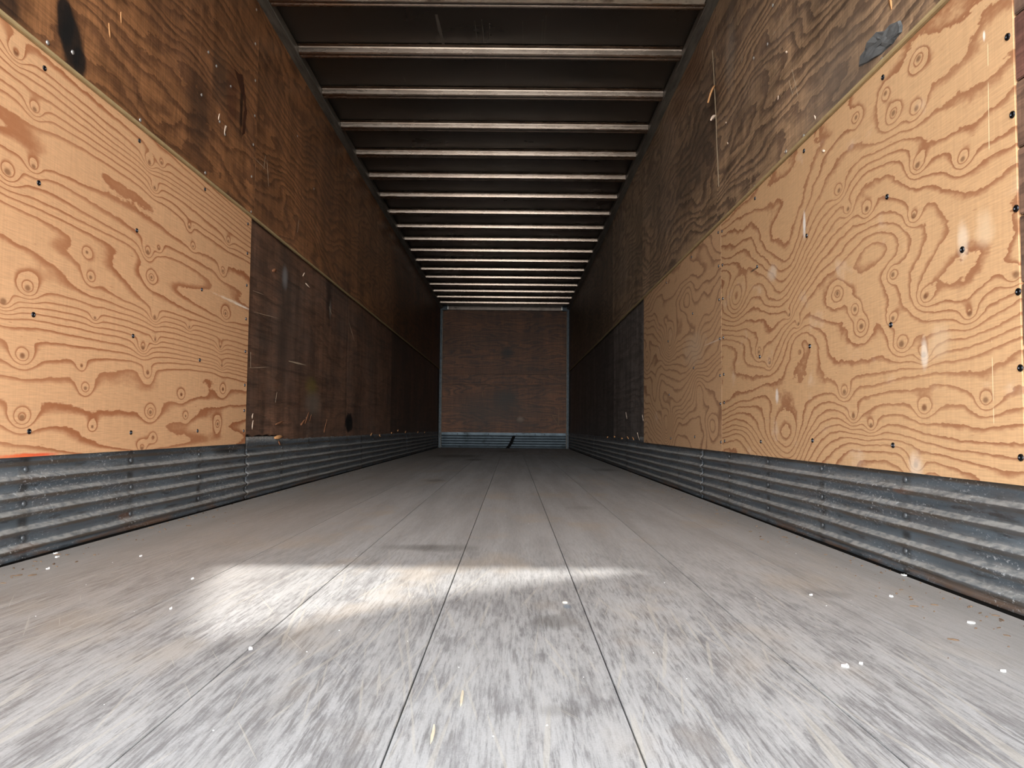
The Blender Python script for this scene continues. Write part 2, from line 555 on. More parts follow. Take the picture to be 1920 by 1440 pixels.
def dome_mesh(name, r, h, m):
    bm = bmesh.new()
    n = 10
    rings = [(r, 0), (r * .85, h * .6), (r * .5, h * .93)]
    vs = [[bm.verts.new((R * math.cos(2 * math.pi * i / n), R * math.sin(2 * math.pi * i / n), z)) for i in range(n)] for R, z in rings]
    for a, b in zip(vs, vs[1:]):
        for i in range(n):
            bm.faces.new((a[i], a[(i + 1) % n], b[(i + 1) % n], b[i]))
    bm.faces.new(vs[-1])
    for f in bm.faces:
        f.smooth = True
    me = bpy.data.meshes.new(name)
    bmesh.ops.recalc_face_normals(bm, faces=bm.faces)
    bm.to_mesh(me)
    bm.free()
    me.materials.append(m)
    return me


ROT = {'L': (0, math.pi / 2, 0), 'R': (0, -math.pi / 2, 0), 'F': (math.pi / 2, 0, 0)}


def stud(name, me, side, u, v, face, parent):
    o = bpy.data.objects.new(name, me)
    COL.objects.link(o)
    o.location = {'L': (-face, u, v), 'R': (face, u, v), 'F': (u, face, v)}[side]
    o.rotation_euler = ROT[side]
    o.parent = parent
    return o


# ------------------------------------------------------------------ materials
WOODL = plywood('new_fir_plywood_left', [(*on_wall(*q[:2], -1), q[2], q[3]) for q in (
    (30, 100, 2.6, .03), (65, 205, 2.4, .026), (14, 322, 3, .035), (63, 312, 2, .025), (52, 540, 2.8, .032), (6, 565, 3, .034), (42, 667, 2.6, .03), (41, 783, 3, .032),
    (280, 305, 2.6, .03), (303, 305, 1.8, .022), (290, 352, 2.4, .026), (277, 473, 3, .034), (298, 466, 1.6, .02), (284, 520, 2.2, .024), (290, 595, 2.6, .03), (268, 652, 3, .032), (291, 637, 1.7, .02), (277, 699, 2.3, .026), (282, 773, 2.7, .03),
    (170, 520, 1.8, .024), (178, 596, 1.4, .02), (153, 686, 1.4, .018), (160, 728, 2, .024), (173, 800, 1.6, .02), (163, 473, 1.4, .02),
    (418, 508, 2, .028), (423, 588, 2.2, .03), (413, 650, 2, .028), (416, 685, 1.8, .024), (418, 730, 2, .028), (408, 795, 2.2, .03), (355, 613, 1.5, .02), (340, 740, 1.7, .024), (348, 780, 1.4, .02), (428, 452, 1.8, .024), (355, 425, 1.6, .022), (362, 462, 1.4, .02), (266, 840, 2, .026), (287, 820, 1.6, .02))],
    rgb(215, 171, 130), rgb(162, 104, 68), su=.24, sv=2.7, lines=17, slope=24, jag=.12,
    dirt=[(*on_wall(55, 854, -1), .12, .006, rgb(222, 70, 38), .9), (*on_wall(25, 858, -1), .12, .008, rgb(226, 120, 70), .6), (*on_wall(440, 567, -1), .22, .006, rgb(240, 226, 205), .6), (*on_wall(455, 575, -1), .10, .004, rgb(250, 240, 225), .7)])
RK = [(*on_wall(*q[:2], 1), q[2], q[3]) for q in (
    (1722, 110, 2.4, .03), (1660, 175, 1.8, .026), (1675, 212, 2.4, .03), (1718, 203, 2.2, .028), (1605, 220, 2, .026), (1720, 310, 2.6, .03), (1805, 298, 2, .024), (1573, 357, 2.4, .03), (1590, 392, 2.2, .026), (1625, 392, 2.4, .028), (1713, 405, 2.4, .028),
    (1674, 515, 2.2, .026), (1570, 550, 2.4, .03), (1603, 580, 2.4, .028), (1615, 612, 3, .034), (1735, 556, 2.2, .026), (1690, 645, 3.2, .036), (1732, 665, 2.6, .03), (1674, 597, 2, .024), (1818, 588, 2, .026), (1583, 735, 3, .032), (1600, 780, 2.6, .03), (1633, 798, 2.2, .026), (1733, 765, 2.6, .03), (1848, 750, 2.2, .026), (1905, 515, 2.4, .028), (1717, 872, 2.2, .03), (1423, 660, 2.2, .03), (1443, 680, 2, .026), (1480, 590, 1.8, .024), (1497, 607, 1.8, .024), (1500, 660, 1.5, .02))]
WOODR = plywood('new_fir_plywood_right', RK + [(*on_wall(1470, 512, 1), 5.5, .17), (*on_wall(1475, 822, 1), 6, .16), (*on_wall(1380, 555, 1), 3, .09), (*on_wall(1500, 640, 1), -4, .15), (*on_wall(1650, 470, 1), -3, .22), (*on_wall(1780, 520, 1), 3, .2)],
    rgb(204, 167, 127), rgb(154, 106, 74), su=.75, sv=2.2, lines=14, slope=17, jag=.26, warp=.12, white=.3,
    vlines=[(1.787, 1.06, 1.32, -.02, rgb(246, 232, 190)), (1.795, .42, .62, 0, rgb(240, 220, 180))],
    dirt=[(*on_wall(1733, 663, 1), .014, .035, rgb(240, 230, 216), .6), (*on_wall(1760, 640, 1), .05, .04, rgb(226, 205, 176), .3), (*on_wall(1508, 420, 1), .012, .04, rgb(240, 236, 230), .85), (*on_wall(1448, 510, 1), .05, .03, rgb(226, 214, 198), .5), (*on_wall(1457, 742, 1), .016, .025, rgb(240, 234, 226), .7), (*on_wall(1806, 448, 1), .02, .04, rgb(240, 226, 205), .5), (*on_wall(1845, 430, 1), .03, .04, rgb(236, 216, 186), .35), (*on_wall(1717, 872, 1), .03, .03, rgb(236, 222, 205), .5), (*on_wall(1845, 67, 1), .004, .01, rgb(246, 240, 230), .9), (*on_wall(1415, 505, 1), .05, .004, rgb(70, 60, 52), .8)])
WOODR2 = plywood('new_fir_plywood_right_far', [(*on_wall(*q[:2], 1), q[2], q[3]) for q in ((1255, 650, 6, .13), (1250, 808, 6, .12), (1212, 670, 4, .1), (1305, 640, 3, .09), (1310, 730, -3, .1), (1290, 560, -3, .12), (1335, 800, 3, .08))],
    rgb(198, 162, 126), rgb(150, 112, 84), su=1.1, sv=2.3, lines=13, slope=15, jag=.2, warp=.14, white=.22,
    dirt=[(*on_wall(1340, 640, 1), .2, .004, rgb(226, 214, 198), .5), (*on_wall(1300, 655, 1), .22, .09, rgb(196, 176, 152), .4)])

BLK = rgb(28, 28, 28)
OLD_LU = old_plywood('old_plywood_left_upper', rgb(152, 106, 70), rgb(86, 57, 40), rgb(88, 66, 56), su=.7, sv=2.6, lines=15, slope=14, contrast=.62, streak=.35,
    stains=[(2.40, 1.675, .048, .08, BLK, .96, .22), (2.445, 1.63, .062, .085, BLK, .94, .3), (2.49, 1.585, .04, .055, BLK, .92, .3), (*on_wall(12, 8, -1), .06, .05, BLK, .8, .5), (*on_wall(372, 215, -1), .12, .16, rgb(46, 38, 34), .6, .7), (*on_wall(412, 150, -1), .10, .12, rgb(60, 50, 44), .6, .7), (*on_wall(452, 200, -1), .02, .13, rgb(38, 24, 18), .85, .4), (*on_wall(435, 180, -1), .07, .14, rgb(84, 50, 36), .6, .5)])
OLD_LL = old_plywood('old_plywood_left_lower', rgb(122, 92, 74), rgb(88, 67, 56), rgb(88, 78, 72), su=1.0, sv=5, lines=6, slope=5, contrast=.5, streak=.42, gum=.6,
    stains=[(*on_wall(657, 793, -1), .16, .085, rgb(10, 12, 13), .98, .2), (*on_wall(538, 520, -1), .05, .06, rgb(170, 170, 172), .75, .7), (*on_wall(537, 560, -1), .16, .4, rgb(58, 55, 52), .4, .6), (*on_wall(587, 725, -1), .14, .06, rgb(128, 114, 62), .75, .6), (*on_wall(590, 755, -1), .2, .07, rgb(126, 118, 106), .6, .7), (*on_wall(620, 560, -1), .1, .2, rgb(30, 27, 26), .7, .6), (*on_wall(622, 580, -1), .03, .06, rgb(150, 146, 140), .5, .6), (*on_wall(560, 700, -1), .5, .3, rgb(70, 50, 40), .3, .9)])
OLD_RU = old_plywood('old_plywood_right_upper', rgb(160, 132, 104), rgb(92, 74, 63), rgb(112, 101, 94), su=.8, sv=2.8, lines=14, slope=12, contrast=.75, streak=.3,
    stains=[(*on_wall(1300, 300, 1), .5, .25, rgb(36, 32, 31), .5, .8), (*on_wall(1370, 95, 1), .08, .18, rgb(160, 152, 142), .3, .8), (*on_wall(1560, 170, 1), .25, .16, rgb(140, 128, 116), .3, .9), (*on_wall(1290, 140, 1), .5, .16, rgb(96, 56, 32), .5, .9), (*on_wall(1340, 190, 1), .1, .12, rgb(58, 40, 32), .7, .8), (*on_wall(1262, 520, 1), .02, .05, rgb(20, 20, 20), .7, .4)])
OLD_RL = old_plywood('old_plywood_right_lower', rgb(110, 102, 97), rgb(78, 72, 70), rgb(98, 97, 96), su=1, sv=4, lines=7, slope=6, contrast=.6, streak=.6)
OLD_F = old_plywood('old_plywood_front', rgb(118, 74, 45), rgb(66, 43, 29), rgb(62, 50, 42), su=.7, sv=4.0, lines=13, slope=14, contrast=.75, flip=True, streak=.3,
    stains=[(.05, 1.70 + .18, .12, .10, rgb(28, 30, 28), .8, .7), (.06, .97, .22, .16, rgb(48, 46, 42), .75, .7), (-.25, .75, .6, .25, rgb(66, 54, 46), .55, .8), (.32, .56, .06, .05, rgb(150, 130, 112), .6, .6), (.30, .42, .12, .12, rgb(72, 48, 36), .6, .6)])
OLD_REAR = old_plywood('old_rear_boards', rgb(128, 100, 84), rgb(84, 66, 58), rgb(104, 96, 92), su=.8, sv=6, lines=9, slope=6, contrast=.6)
RED_REAR = old_plywood('reddish_rear_board', rgb(118, 82, 72), rgb(76, 52, 46), rgb(88, 74, 68), su=.8, sv=6, lines=9, slope=6, contrast=.5)
BAND = steel_band()
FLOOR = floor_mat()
BOW = bow_steel()
ROOF = roof_mat()
RAIL = metal_rail('roof_rail_steel', rgb(84, 80, 73), rgb(122, 117, 108))
POST = metal_rail('blue_grey_post_paint', rgb(40, 50, 57), rgb(78, 90, 98))
HEAD = plain('header_galvanised', rgb(112, 103, 96), .4, .9, .4, 14, .5, rgb(56, 48, 44))
STRIP = plain('raw_strip_wood', rgb(172, 152, 112), .7, 0, .2, 24, .3)
BACK = plain('wall_backing', rgb(24, 22, 21), .9)
DARKSCREW = plain('dark_screw_steel', rgb(58, 60, 65), .38, 1.0, .1, 60, .5)
PALESCREW = plain('zinc_nail_head', rgb(196, 196, 194), .35, .8, .2, 60, .5)
RIVET = plain('oxidised_rivet', rgb(76, 80, 84), .5, .5, .35, 90, .5)
SPLINT = plain('torn_wood', rgb(196, 146, 100), .8, 0, .3, 40, .2)
SPLINT2 = plain('torn_orange_wood', rgb(128, 88, 64), .8, 0, .35, 40, .2)
PALE = plain('pale_splinter', rgb(226, 204, 184), .7, 0, .15, 40, .2)
PAINT = plain('white_paint_flake', rgb(226, 227, 226), .6, 0, .04, 40, .3)
CRUMB = plain('brown_crumbs', rgb(112, 92, 74), .9, 0, .4, 20, .2)
STRAP = plain('black_rubber_strap', rgb(20, 20, 21), .6, 0, .2, 40, .3)
TAR = plain('grey_tar_patch', rgb(92, 94, 95), .7, 0, .5, 22, .3, rgb(44, 46, 48))
CORD = plain('dusty_cord', rgb(128, 112, 92), .8, 0, .2, 60, .2)
CONC = plain('yard_concrete', rgb(150, 147, 140), .9, 0, .12, 2)
MASK_GREY = plain('sun_mask_grey', rgb(150, 148, 142), .85, 0, .1, 6)  # surface of the added, unseen sun mask outside the door
PALEBOARD = plain('weathered_pale_board', rgb(186, 176, 160), .8, 0, .45, 16, .2, rgb(104, 92, 78))

ME_SCREW = screw_mesh('screw', .0085, .003, DARKSCREW)
ME_NAIL = dome_mesh('nail_head', .008, .004, PALESCREW)
ME_RIVET = dome_mesh('rivet', .010, .006, RIVET)

# ------------------------------------------------------------------ floor
fl = structure(boxobj('floor', -1.30, 1.30, YR, YF, -.06, -.028, BACK))
seams = [-1.268, -.95, -.632, -.312, .008, .326, .644, .958, 1.268]
for i in range(8):
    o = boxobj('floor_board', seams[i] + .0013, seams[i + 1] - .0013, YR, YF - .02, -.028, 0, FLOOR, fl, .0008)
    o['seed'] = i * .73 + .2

# ------------------------------------------------------------------ side walls
ZL, ZT = 1.531, 1.508   # underside of the upper sheets, left and right
ZC = 2.77            # top of the lining
wl = structure(boxobj('wall_left', -1.34, -1.302, YR, YF, -.06, 2.86, BACK))
wr = structure(boxobj('wall_right', 1.302, 1.34, YR, YF, -.06, 2.86, BACK))
rnd = random.Random(3)


def sheet(name, side, u0, u1, v0, v1, face, thick, m, parent, seed, rag=0.0, holes=(), notch=None, label=None):
    g = .0012
    u0, u1 = u0 + g, u1 - g
    if rag:
        n = max(4, int((u1 - u0) / .045))
        bot = ragged(u0, u1, v0, rag, n, rnd)
        if notch:
            bot = [(u, v + notch[2] + rnd.uniform(-.006, .008)) if notch[0] < u < notch[1] else (u, v) for u, v in bot]
        poly = bot + [(u1, v1), (u0, v1)]
    else:
        poly = [(u0, v0), (u1, v0), (u1, v1), (u0, v1)]
    o = slab(name, poly, holes, side, face, thick, m, parent)
    o['seed'] = seed
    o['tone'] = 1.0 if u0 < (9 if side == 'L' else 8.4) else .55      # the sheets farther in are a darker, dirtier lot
    if label:
        o['label'] = label
    return o


def blobpoly(cu, cv, ru, rv, n, rnd, j=.3):
    return [(cu + ru * math.cos(2 * math.pi * i / n) * rnd.uniform(1 - j, 1 + j * .5), cv + rv * math.sin(2 * math.pi * i / n) * rnd.uniform(1 - j, 1 + j * .5)) for i in range(n)]


# left, upper row of old sheets
FU = W - .002
jl = [YR, 1.35, 4.22, 6.78, 9.25, 11.80, 14.2, YF]
ups = []
for i in range(len(jl) - 1):
    ups.append(sheet('plywood_sheet', 'L', jl[i], jl[i + 1], ZL + .010, ZC, FU, .02, OLD_LU, wl, .37 * i + .11, label='old brown upper lining sheet'))
# left, lower row
newL = sheet('plywood_sheet', 'L', 1.754, 4.19, .304, ZL - .002, W, .014, WOODL, wl, .42, label='new pale fir plywood sheet')
FL = W + .012
holeA = [blobpoly(*on_wall(577, 783, -1), .018, .010, 9, rnd)]
lows = []
for i, (a, b) in enumerate([(YR, 1.752), (4.192, 6.78), (6.78, 9.25), (9.25, 11.80), (11.80, 14.2), (14.2, YF)]):
    lows.append(sheet('plywood_sheet', 'L', a, b, .318, ZL + .006, FL, .012, OLD_LL, wl, .53 * i + .05, .004,
                      holes=holeA if i == 1 else (), notch=(4.19, 4.79, .028) if i == 1 else None, label='old dark lower lining sheet'))
for q in ((88, 80), (135, 98), (390, 98), (405, 124), (377, 178), (432, 162), (478, 82), (478, 151), (477, 217), (474, 271), (471, 331), (470, 397), (421, 252), (262, 225), (384, 324), (411, 228), (557, 255), (588, 354), (480, 18)):
    u, v = on_wall(*q, -1)
    stud('nail_head', ME_NAIL, 'L', u, v, FU, ups[1] if u < 4.22 else ups[2])
for q in ((83, 128), (261, 264), (384, 355), (72, 343), (256, 432), (378, 543), (62, 590), (249, 630), (374, 675), (54, 809), (245, 811), (370, 808)):
    u, v = on_wall(*q, -1)
    stud('screw', ME_SCREW, 'L', u, v, W, newL)
for y in (420, 475, 535, 598, 659, 722, 770, 808):
    u, v = on_wall(464.5 - (y - 420) * .02, y, -1)
    stud('screw', ME_SCREW, 'L', u, v, W, newL)

# right, upper row
jr = [YR, 1.72, 4.19, 6.62, 8.60, 11.05, 13.5, YF]
upr = []
for i in range(len(jr) - 1):
    upr.append(sheet('plywood_sheet', 'R', jr[i], jr[i + 1], ZT + .010, ZC, FU, .02, OLD_RU, wr, .41 * i + .23, label='old grey-brown upper lining sheet'))
newR = sheet('plywood_sheet', 'R', 1.69, 4.118, .289, ZT - .002, W, .014, WOODR, wr, .83, label='new pale fir plywood sheet with bold wavy grain')
newR2 = sheet('plywood_sheet', 'R', 4.12, 6.56, .289, ZT - .002, W, .014, WOODR2, wr, .29, label='new fir plywood sheet, farther from the door')
lowr = []
for i, (a, b) in enumerate([(6.56, 8.60), (8.60, 11.05), (11.05, 13.5), (13.5, YF)]):
    lowr.append(sheet('plywood_sheet', 'R', a, b, .305, ZT + .006, FL, .012, OLD_RL, wr, .47 * i + .3, .004, notch=(6.57, 6.85, .035) if i == 0 else None, label='old dark lower lining sheet'))
zs = [.29, .44, .59, .73, .88, 1.03, 1.18, 1.33, ZT + .01]
for i in range(8):
    o = boxobj('old_board', W + .0008, FL + .012, YR, 1.687, zs[i] + .002, zs[i + 1] - .002, RED_REAR if i in (6,) else OLD_REAR, wr, .002)
    o['seed'] = i * .61
    o['tone'] = 1.0
    if i == 6:
        o['label'] = 'reddish old board'
for q in ((1440, 83), (1414, 109), (1655, 112), (1508, 255), (1546, 223), (1475, 284), (1416, 350), (1450, 10)):
    u, v = on_wall(*q, 1)
    stud('nail_head', ME_NAIL, 'R', u, v, FU, upr[1] if u < 4.19 else upr[2])
for q in ((1890, 69), (1899, 215), (1906, 391), (1910, 547), (1914, 690), (1915, 858), (1656, 145), (1664, 369), (1671, 609), (1675, 835), (1508, 283), (1513, 442), (1519, 649), (1524, 826), (1805, 468), (1416, 372), (1420, 500), (1425, 669), (1427, 828)):
    u, v = on_wall(*q, 1)
    stud('screw', ME_SCREW, 'R', u, v, W, newR)
for y in (434, 497, 560, 633, 702, 755, 827):
    x = 1350.5 + (y - 434) * .013
    u, v = on_wall(x + 3.5, y, 1)
    stud('screw', ME_SCREW, 'R', u, v, W, newR)
    u, v = on_wall(x - 3.5, y + 2, 1)
    stud('screw', ME_SCREW, 'R', u, v, W, newR2)
for q in ((1297, 482), (1299, 588), (1301, 690), (1303, 819), (1250, 530), (1253, 640), (1255, 740), (1258, 822)):
    u, v = on_wall(*q, 1)
    stud('screw', ME_SCREW, 'R', u, v, W, newR2)
for q in ((1899, 45),):
    pass


# batten strip under the upper sheets (both sides), half round
def strip(name, side, y0, y1):
    bm = bmesh.new()
    prof = [(0, -.001), (.010, -.001), (.014, .002), (.0155, .006), (.0125, .011), (0, .011)]
    zt = ZL if side < 0 else ZT
    rings = []
    ys = np.linspace(y0, y1, 40)
    for k, y in enumerate(ys):
        dz = .0012 * math.sin(k * 1.7) * (.3 + .7 * random.random())
        rings.append([bm.verts.new((side * (W + .001 - px), y, zt + pz + dz)) for px, pz in prof])
    for a, b in zip(rings, rings[1:]):
        for i in range(len(prof) - 1):
            bm.faces.new((a[i], a[i + 1], b[i + 1], b[i]))
    bm.faces.new(rings[0])
    bm.faces.new(list(reversed(rings[-1])))
    return structure(from_bm(name, bm, STRIP))


strip('trim_1', -1, YR, YF - .02)
strip('trim_2', 1, YR, YF - .02)


# ------------------------------------------------------------------ corrugated scuff bands
def profile(top):
    pr = [(0, .004)]
    crest, val = .0, .015
    for k in range(5):
        zc = .034 + .0505 * k
        pr += [(val - .001, zc - .020), (val, zc - .015), (crest + .002, zc - .006), (crest, zc - .002), (crest + .0012, zc + .004), (val - .003, zc + .0105), (val, zc + .014)]
    pr = [(val - .004, .003)] + pr[1:]
    pr += [(val, .286), (val, top)]
    return pr


def band(side, y0, y1, top, rivets, parent, seed, off=0.0):
    L = side < 0
    bm = bmesh.new()
    pr = profile(top)
    ny = max(3, int((y1 - y0) / .04))
    rings = []
    for i in range(ny + 1):
        y = y0 + (y1 - y0) * i / ny
        dent = sum(.0035 * math.exp(-((y - r) / .022) ** 2) for r in rivets)
        wv = .0016 * math.sin(y * 9.1 + side) + .001 * math.sin(y * 23 + side * 3)
        rings.append([bm.verts.new((side * (W + px + off + min(dent, .012) * (1 - px / .015) * .8 + wv * (1 if 0 < j < len(pr) - 1 else 0)), y, pz + .0012 * math.sin(y * 5 + j))) for j, (px, pz) in enumerate(pr)])
    for a, b in zip(rings, rings[1:]):
        for i in range(len(pr) - 1):
            bm.faces.new((a[i], a[i + 1], b[i + 1], b[i]))
    # lip at the foot turning back into the wall
    o = from_bm('corrugated_sheet', bm, BAND, parent, True)
    sm = o.modifiers.new('thickness', 'SOLIDIFY')
    sm.thickness = .0014
    sm.offset = -1 if L else 1
    sm.offset = 0
    o['seed'] = seed
    for r in rivets:
        if y0 < r < y1 and r < 8.5:
            for z in (.064, .165, .266):
                stud('rivet', ME_RIVET, 'L' if L else 'R', r + rnd.uniform(-.006, .006), z, W + .0145, o)
    return o


bl = structure(boxobj('baseboard_left', -1.3015, -1.2965, YR, YF - .03, .002, .36, BACK))
br = structure(boxobj('baseboard_right', 1.2965, 1.3015, YR, YF - .03, .002, .36, BACK))
rl = [2.326 + .645 * k for k in range(-4, 21)]
rr = [2.235 + .6 * k for k in range(-4, 22)]
cuts = [YR, 1.05, 4.26, 7.49, 10.7, 13.9, YF - .04]
for i in range(6):
    band(-1, cuts[i] - (.014 if i else 0), cuts[i + 1], .338, rl, bl, i * 1.3 + .4, .0022 * (i % 2))
cuts = [YR, 1.63, 4.60, 7.63, 10.63, 13.6, YF - .04]
for i in range(6):
    band(1, cuts[i] - (.014 if i else 0), cuts[i + 1], .335, rr, br, i * 1.1 + 9.4, .0022 * (i % 2))

# ------------------------------------------------------------------ front wall, posts, header, corrugated foot
wf = structure(boxobj('wall_front', -1.34, 1.34, YF + .014, YF + .06, -.06, 2.86, BACK))
for i, (a, b, lab) in enumerate(((.30, 1.235, 'lower front plywood sheet'), (1.239, 1.44, None), (1.444, 2.74, 'upper front plywood sheet'))):
    if i == 1:
        for x0, x1 in ((-1.25, -.46), (-.457, 1.25)):
            o = slab('plywood_strip', [(x0, a), (x1, a), (x1, b), (x0, b)], (), 'F', YF, .014, OLD_F, wf)
            o['seed'] = 2.1 + x0
            o['tone'] = 1.0
    else:
        o = slab('plywood_sheet', [(-1.25, a), (1.25, a), (1.25, b), (-1.25, b)], (), 'F', YF, .014, OLD_F, wf)
        o['seed'] = .6 + i
        o['tone'] = 1.0
        o['label'] = lab
bf = structure(boxobj('baseboard_front', -1.24, 1.24, YF - .012, YF - .002, .002, .29, BACK))
bm = bmesh.new()
pr = [(p[0] + .0, p[1] * 1.0) for p in profile(.30)]
rings = []
for i in range(61):
    x = -1.23 + 2.46 * i / 60
    wv = .002 * math.sin(x * 13) + .0012 * math.sin(x * 31 + 1)
    rings.append([bm.verts.new((x, YF - .030 + px + wv, pz)) for px, pz in pr])
for a, b in zip(rings, rings[1:]):
    for i in range(len(pr) - 1):
        bm.faces.new((a[i], a[i + 1], b[i + 1], b[i]))
FB = plain('front_band_steel', rgb(80, 91, 99), .46, .8, .35, 9, .5, rgb(40, 44, 46))
o = from_bm('corrugated_sheet', bm, FB, bf)
o['seed'] = 3.3
for x in (-.9, -.3, .25, .8):
    stud('rivet', ME_RIVET, 'F', x, .266, YF - .016, bf)
for k, s in enumerate((-1, 1)):
    p = structure(boxobj('trim_%d' % (3 + k), min(s * 1.262, s * 1.225), max(s * 1.262, s * 1.225), YF - .10, YF - .032, 0, 2.70, POST, None, .004))
    bm = bmesh.new()
    box(bm, min(s * 1.225, s * 1.215), max(s * 1.225, s * 1.215), YF - .075, YF - .006, .0, 2.69, .002)
    q = from_bm('edge_flange', bm, RAIL, p)
    for zz in np.arange(.25, 2.6, .3):
        stud('rivet', ME_RIVET, 'F', s * 1.243, float(zz), YF - .10, p)
hd = structure(boxobj('trim_5', -1.12, 1.12, YF - .11, YF - .005, 2.695, 2.768, HEAD, None, .006))
boxobj('upper_lip', -1.12, 1.12, YF - .135, YF - .01, 2.772, 2.80, HEAD, hd, .006)
for s in (-1, 1):
    bm = bmesh.new()
    box(bm, min(s * 1.118, s * 1.262), max(s * 1.118, s * 1.262), YF - .12, YF - .012, 2.688, 2.795, .012)
    from_bm('corner_bracket', bm, POST, hd)
    boxobj('bracket_lip', min(s * 1.105, s * 1.125), max(s * 1.105, s * 1.125), YF - .128, YF - .02, 2.70, 2.79, PALESCREW, hd, .003)

# ------------------------------------------------------------------ ceiling: roof sheet, rails, bows


def zbow(y):
    return 2.757 - max(0, y - 4.2) * .0030


bm = bmesh.new()
v = [bm.verts.new(q) for q in ((-1.30, YR, 2.815), (1.30, YR, 2.815), (1.30, 4.2, 2.813), (-1.30, 4.2, 2.813), (1.30, YF + .06, 2.78), (-1.30, YF + .06, 2.78))]
t = [bm.verts.new((q.co.x, q.co.y, q.co.z + .03)) for q in v]
for idx in ((0, 1, 2, 3), (3, 2, 4, 5)):
    bm.faces.new([v[i] for i in idx])
    bm.faces.new([t[i] for i in reversed(idx)])
for a, b in ((0, 1), (1, 2), (2, 4), (4, 5), (5, 3), (3, 0)):
    bm.faces.new((v[a], t[a], t[b], v[b]))
ce = structure(from_bm('ceiling', bm, ROOF))
# hat section bow with a grooved sole
hat = [(-.064, .050), (-.050, .048), (-.040, .044), (-.0365, .036), (-.033, .010), (-.027, .004), (-.020, .001), (-.007, 0), (-.0055, .012), (.006, .012), (.010, .006), (.015, .001), (.027, 0), (.030, .006), (.034, .042), (.044, .048), (.058, .050)]


def make_bow(seed):
    bm = bmesh.new()
    rings = []
    r = random.Random(seed)
    a1, p1 = r.uniform(.0005, .0014), r.uniform(0, 6)
    for i in range(25):
        x = -1.212 + 2.424 * i / 24
        w = a1 * math.sin(x * 3 + p1)
        rings.append([bm.verts.new((x, py + w, pz + w * .6)) for py, pz in hat])
    for a, b in zip(rings, rings[1:]):
        for i in range(len(hat) - 1):
            bm.faces.new((a[i], a[i + 1], b[i + 1], b[i]))
    me = bpy.data.meshes.new('roof_bow')
    bmesh.ops.recalc_face_normals(bm, faces=bm.faces)
    bm.to_mesh(me)
    bm.free()
    me.materials.append(BOW)
    return me


bows = [make_bow(k) for k in range(4)]
for k in range(-7, 18):
    y = 4.2256 + .6089 * k
    o = link('roof_bow', bows[k % 4], BOW, ce)
    o.location = (0, y, zbow(y))
    sm = o.modifiers.new('thickness', 'SOLIDIFY')
    sm.thickness = .0016
    sm.offset = 0
# roof rails: angle along both top edges, one lip turned down
for k, s in enumerate((-1, 1)):
    bm = bmesh.new()
    pr = [(1.274, 2.742), (1.222, 2.752), (1.218, 2.749), (1.214, 2.752), (1.214, 2.80), (1.274, 2.80)]
    ring = []
    for y, dz in ((YR, 0), (4.2, 0), (YF, -.033)):
        ring.append([bm.verts.new((s * px, y, pz + dz)) for px, pz in pr])
    for a, b in zip(ring, ring[1:]):
        for i in range(6):
            bm.faces.new((a[i], a[(i + 1) % 6], b[(i + 1) % 6], b[i]))
    bm.faces.new(ring[0])
    bm.faces.new(ring[-1])
    structure(from_bm('trim_%d' % (6 + k), bm, RAIL))
# pale weathered board just inside of the first bow in view
bm = bmesh.new()
rings = []
r2 = random.Random(5)
for i in range(40):
    x = -.80 + 2.0 * i / 39
    e = .002 * math.sin(i * .9) + r2.uniform(-.004, .004)
    rings.append([bm.verts.new(q) for q in ((x, 4.02, 2.753), (x, 4.180 + e, 2.752), (x, 4.186 + e, 2.762), (x, 4.02, 2.768))])
for a, b in zip(rings, rings[1:]):
    for i in range(4):
        bm.faces.new((a[i], a[(i + 1) % 4], b[(i + 1) % 4], b[i]))
bm.faces.new(rings[0])
bm.faces.new(rings[-1])
o = from_bm('roof_board', bm, PALEBOARD, ce)
o['label'] = 'pale splintered board across the roof'
# marks on the roof sheet, thin scraped smears and a pressed dent ring


def roof_mark(name, pts, w, m=None):
    bm = bmesh.new()
    prev = None
    for i, (px, py) in enumerate(pts):
        p = hit(px, py, 2, 2.809)
        ww = w * (.6 + .4 * math.sin(math.pi * (i + .5) / len(pts)))
        cur = (bm.verts.new((p[0] - ww, p[1], p[2])), bm.verts.new((p[0] + ww, p[1], p[2])), bm.verts.new((p[0] + ww * .8, p[1], p[2] + .004)), bm.verts.new((p[0] - ww * .8, p[1], p[2] + .004)))
        if prev:
            for k in range(4):
                bm.faces.new((prev[k], prev[(k + 1) % 4], cur[(k + 1) % 4], cur[k]))
        else:
            bm.faces.new(cur)
        prev = cur
    bm.faces.new(list(reversed(prev)))
    return from_bm(name, bm, m or SMEAR, ce)


SMEAR = plain('dusty_smear', rgb(92, 88, 82), .6, 0, .3, 30, .3)
roof_mark('dusty_smear', [(818, 28), (822, 45), (826, 62), (832, 86)], .011)
for pts in ([(1018, 38), (1017, 60), (1015, 88)], [(1024, 30), (1022, 60), (1020, 90)], [(890, 40), (893, 62), (896, 82)], [(903, 38), (906, 60), (908, 83)], [(980, 40), (981, 85)], [(918, 45), (918, 80)]):
    roof_mark('scrape', pts, .0025)
roof_mark('dent_rim', [(616, 148), (617, 156), (621, 162)], .004)
roof_mark('dent_rim', [(621, 161.5), (634, 160), (644, 161)], .002)

# ------------------------------------------------------------------ torn spots, splinters, patches on the walls


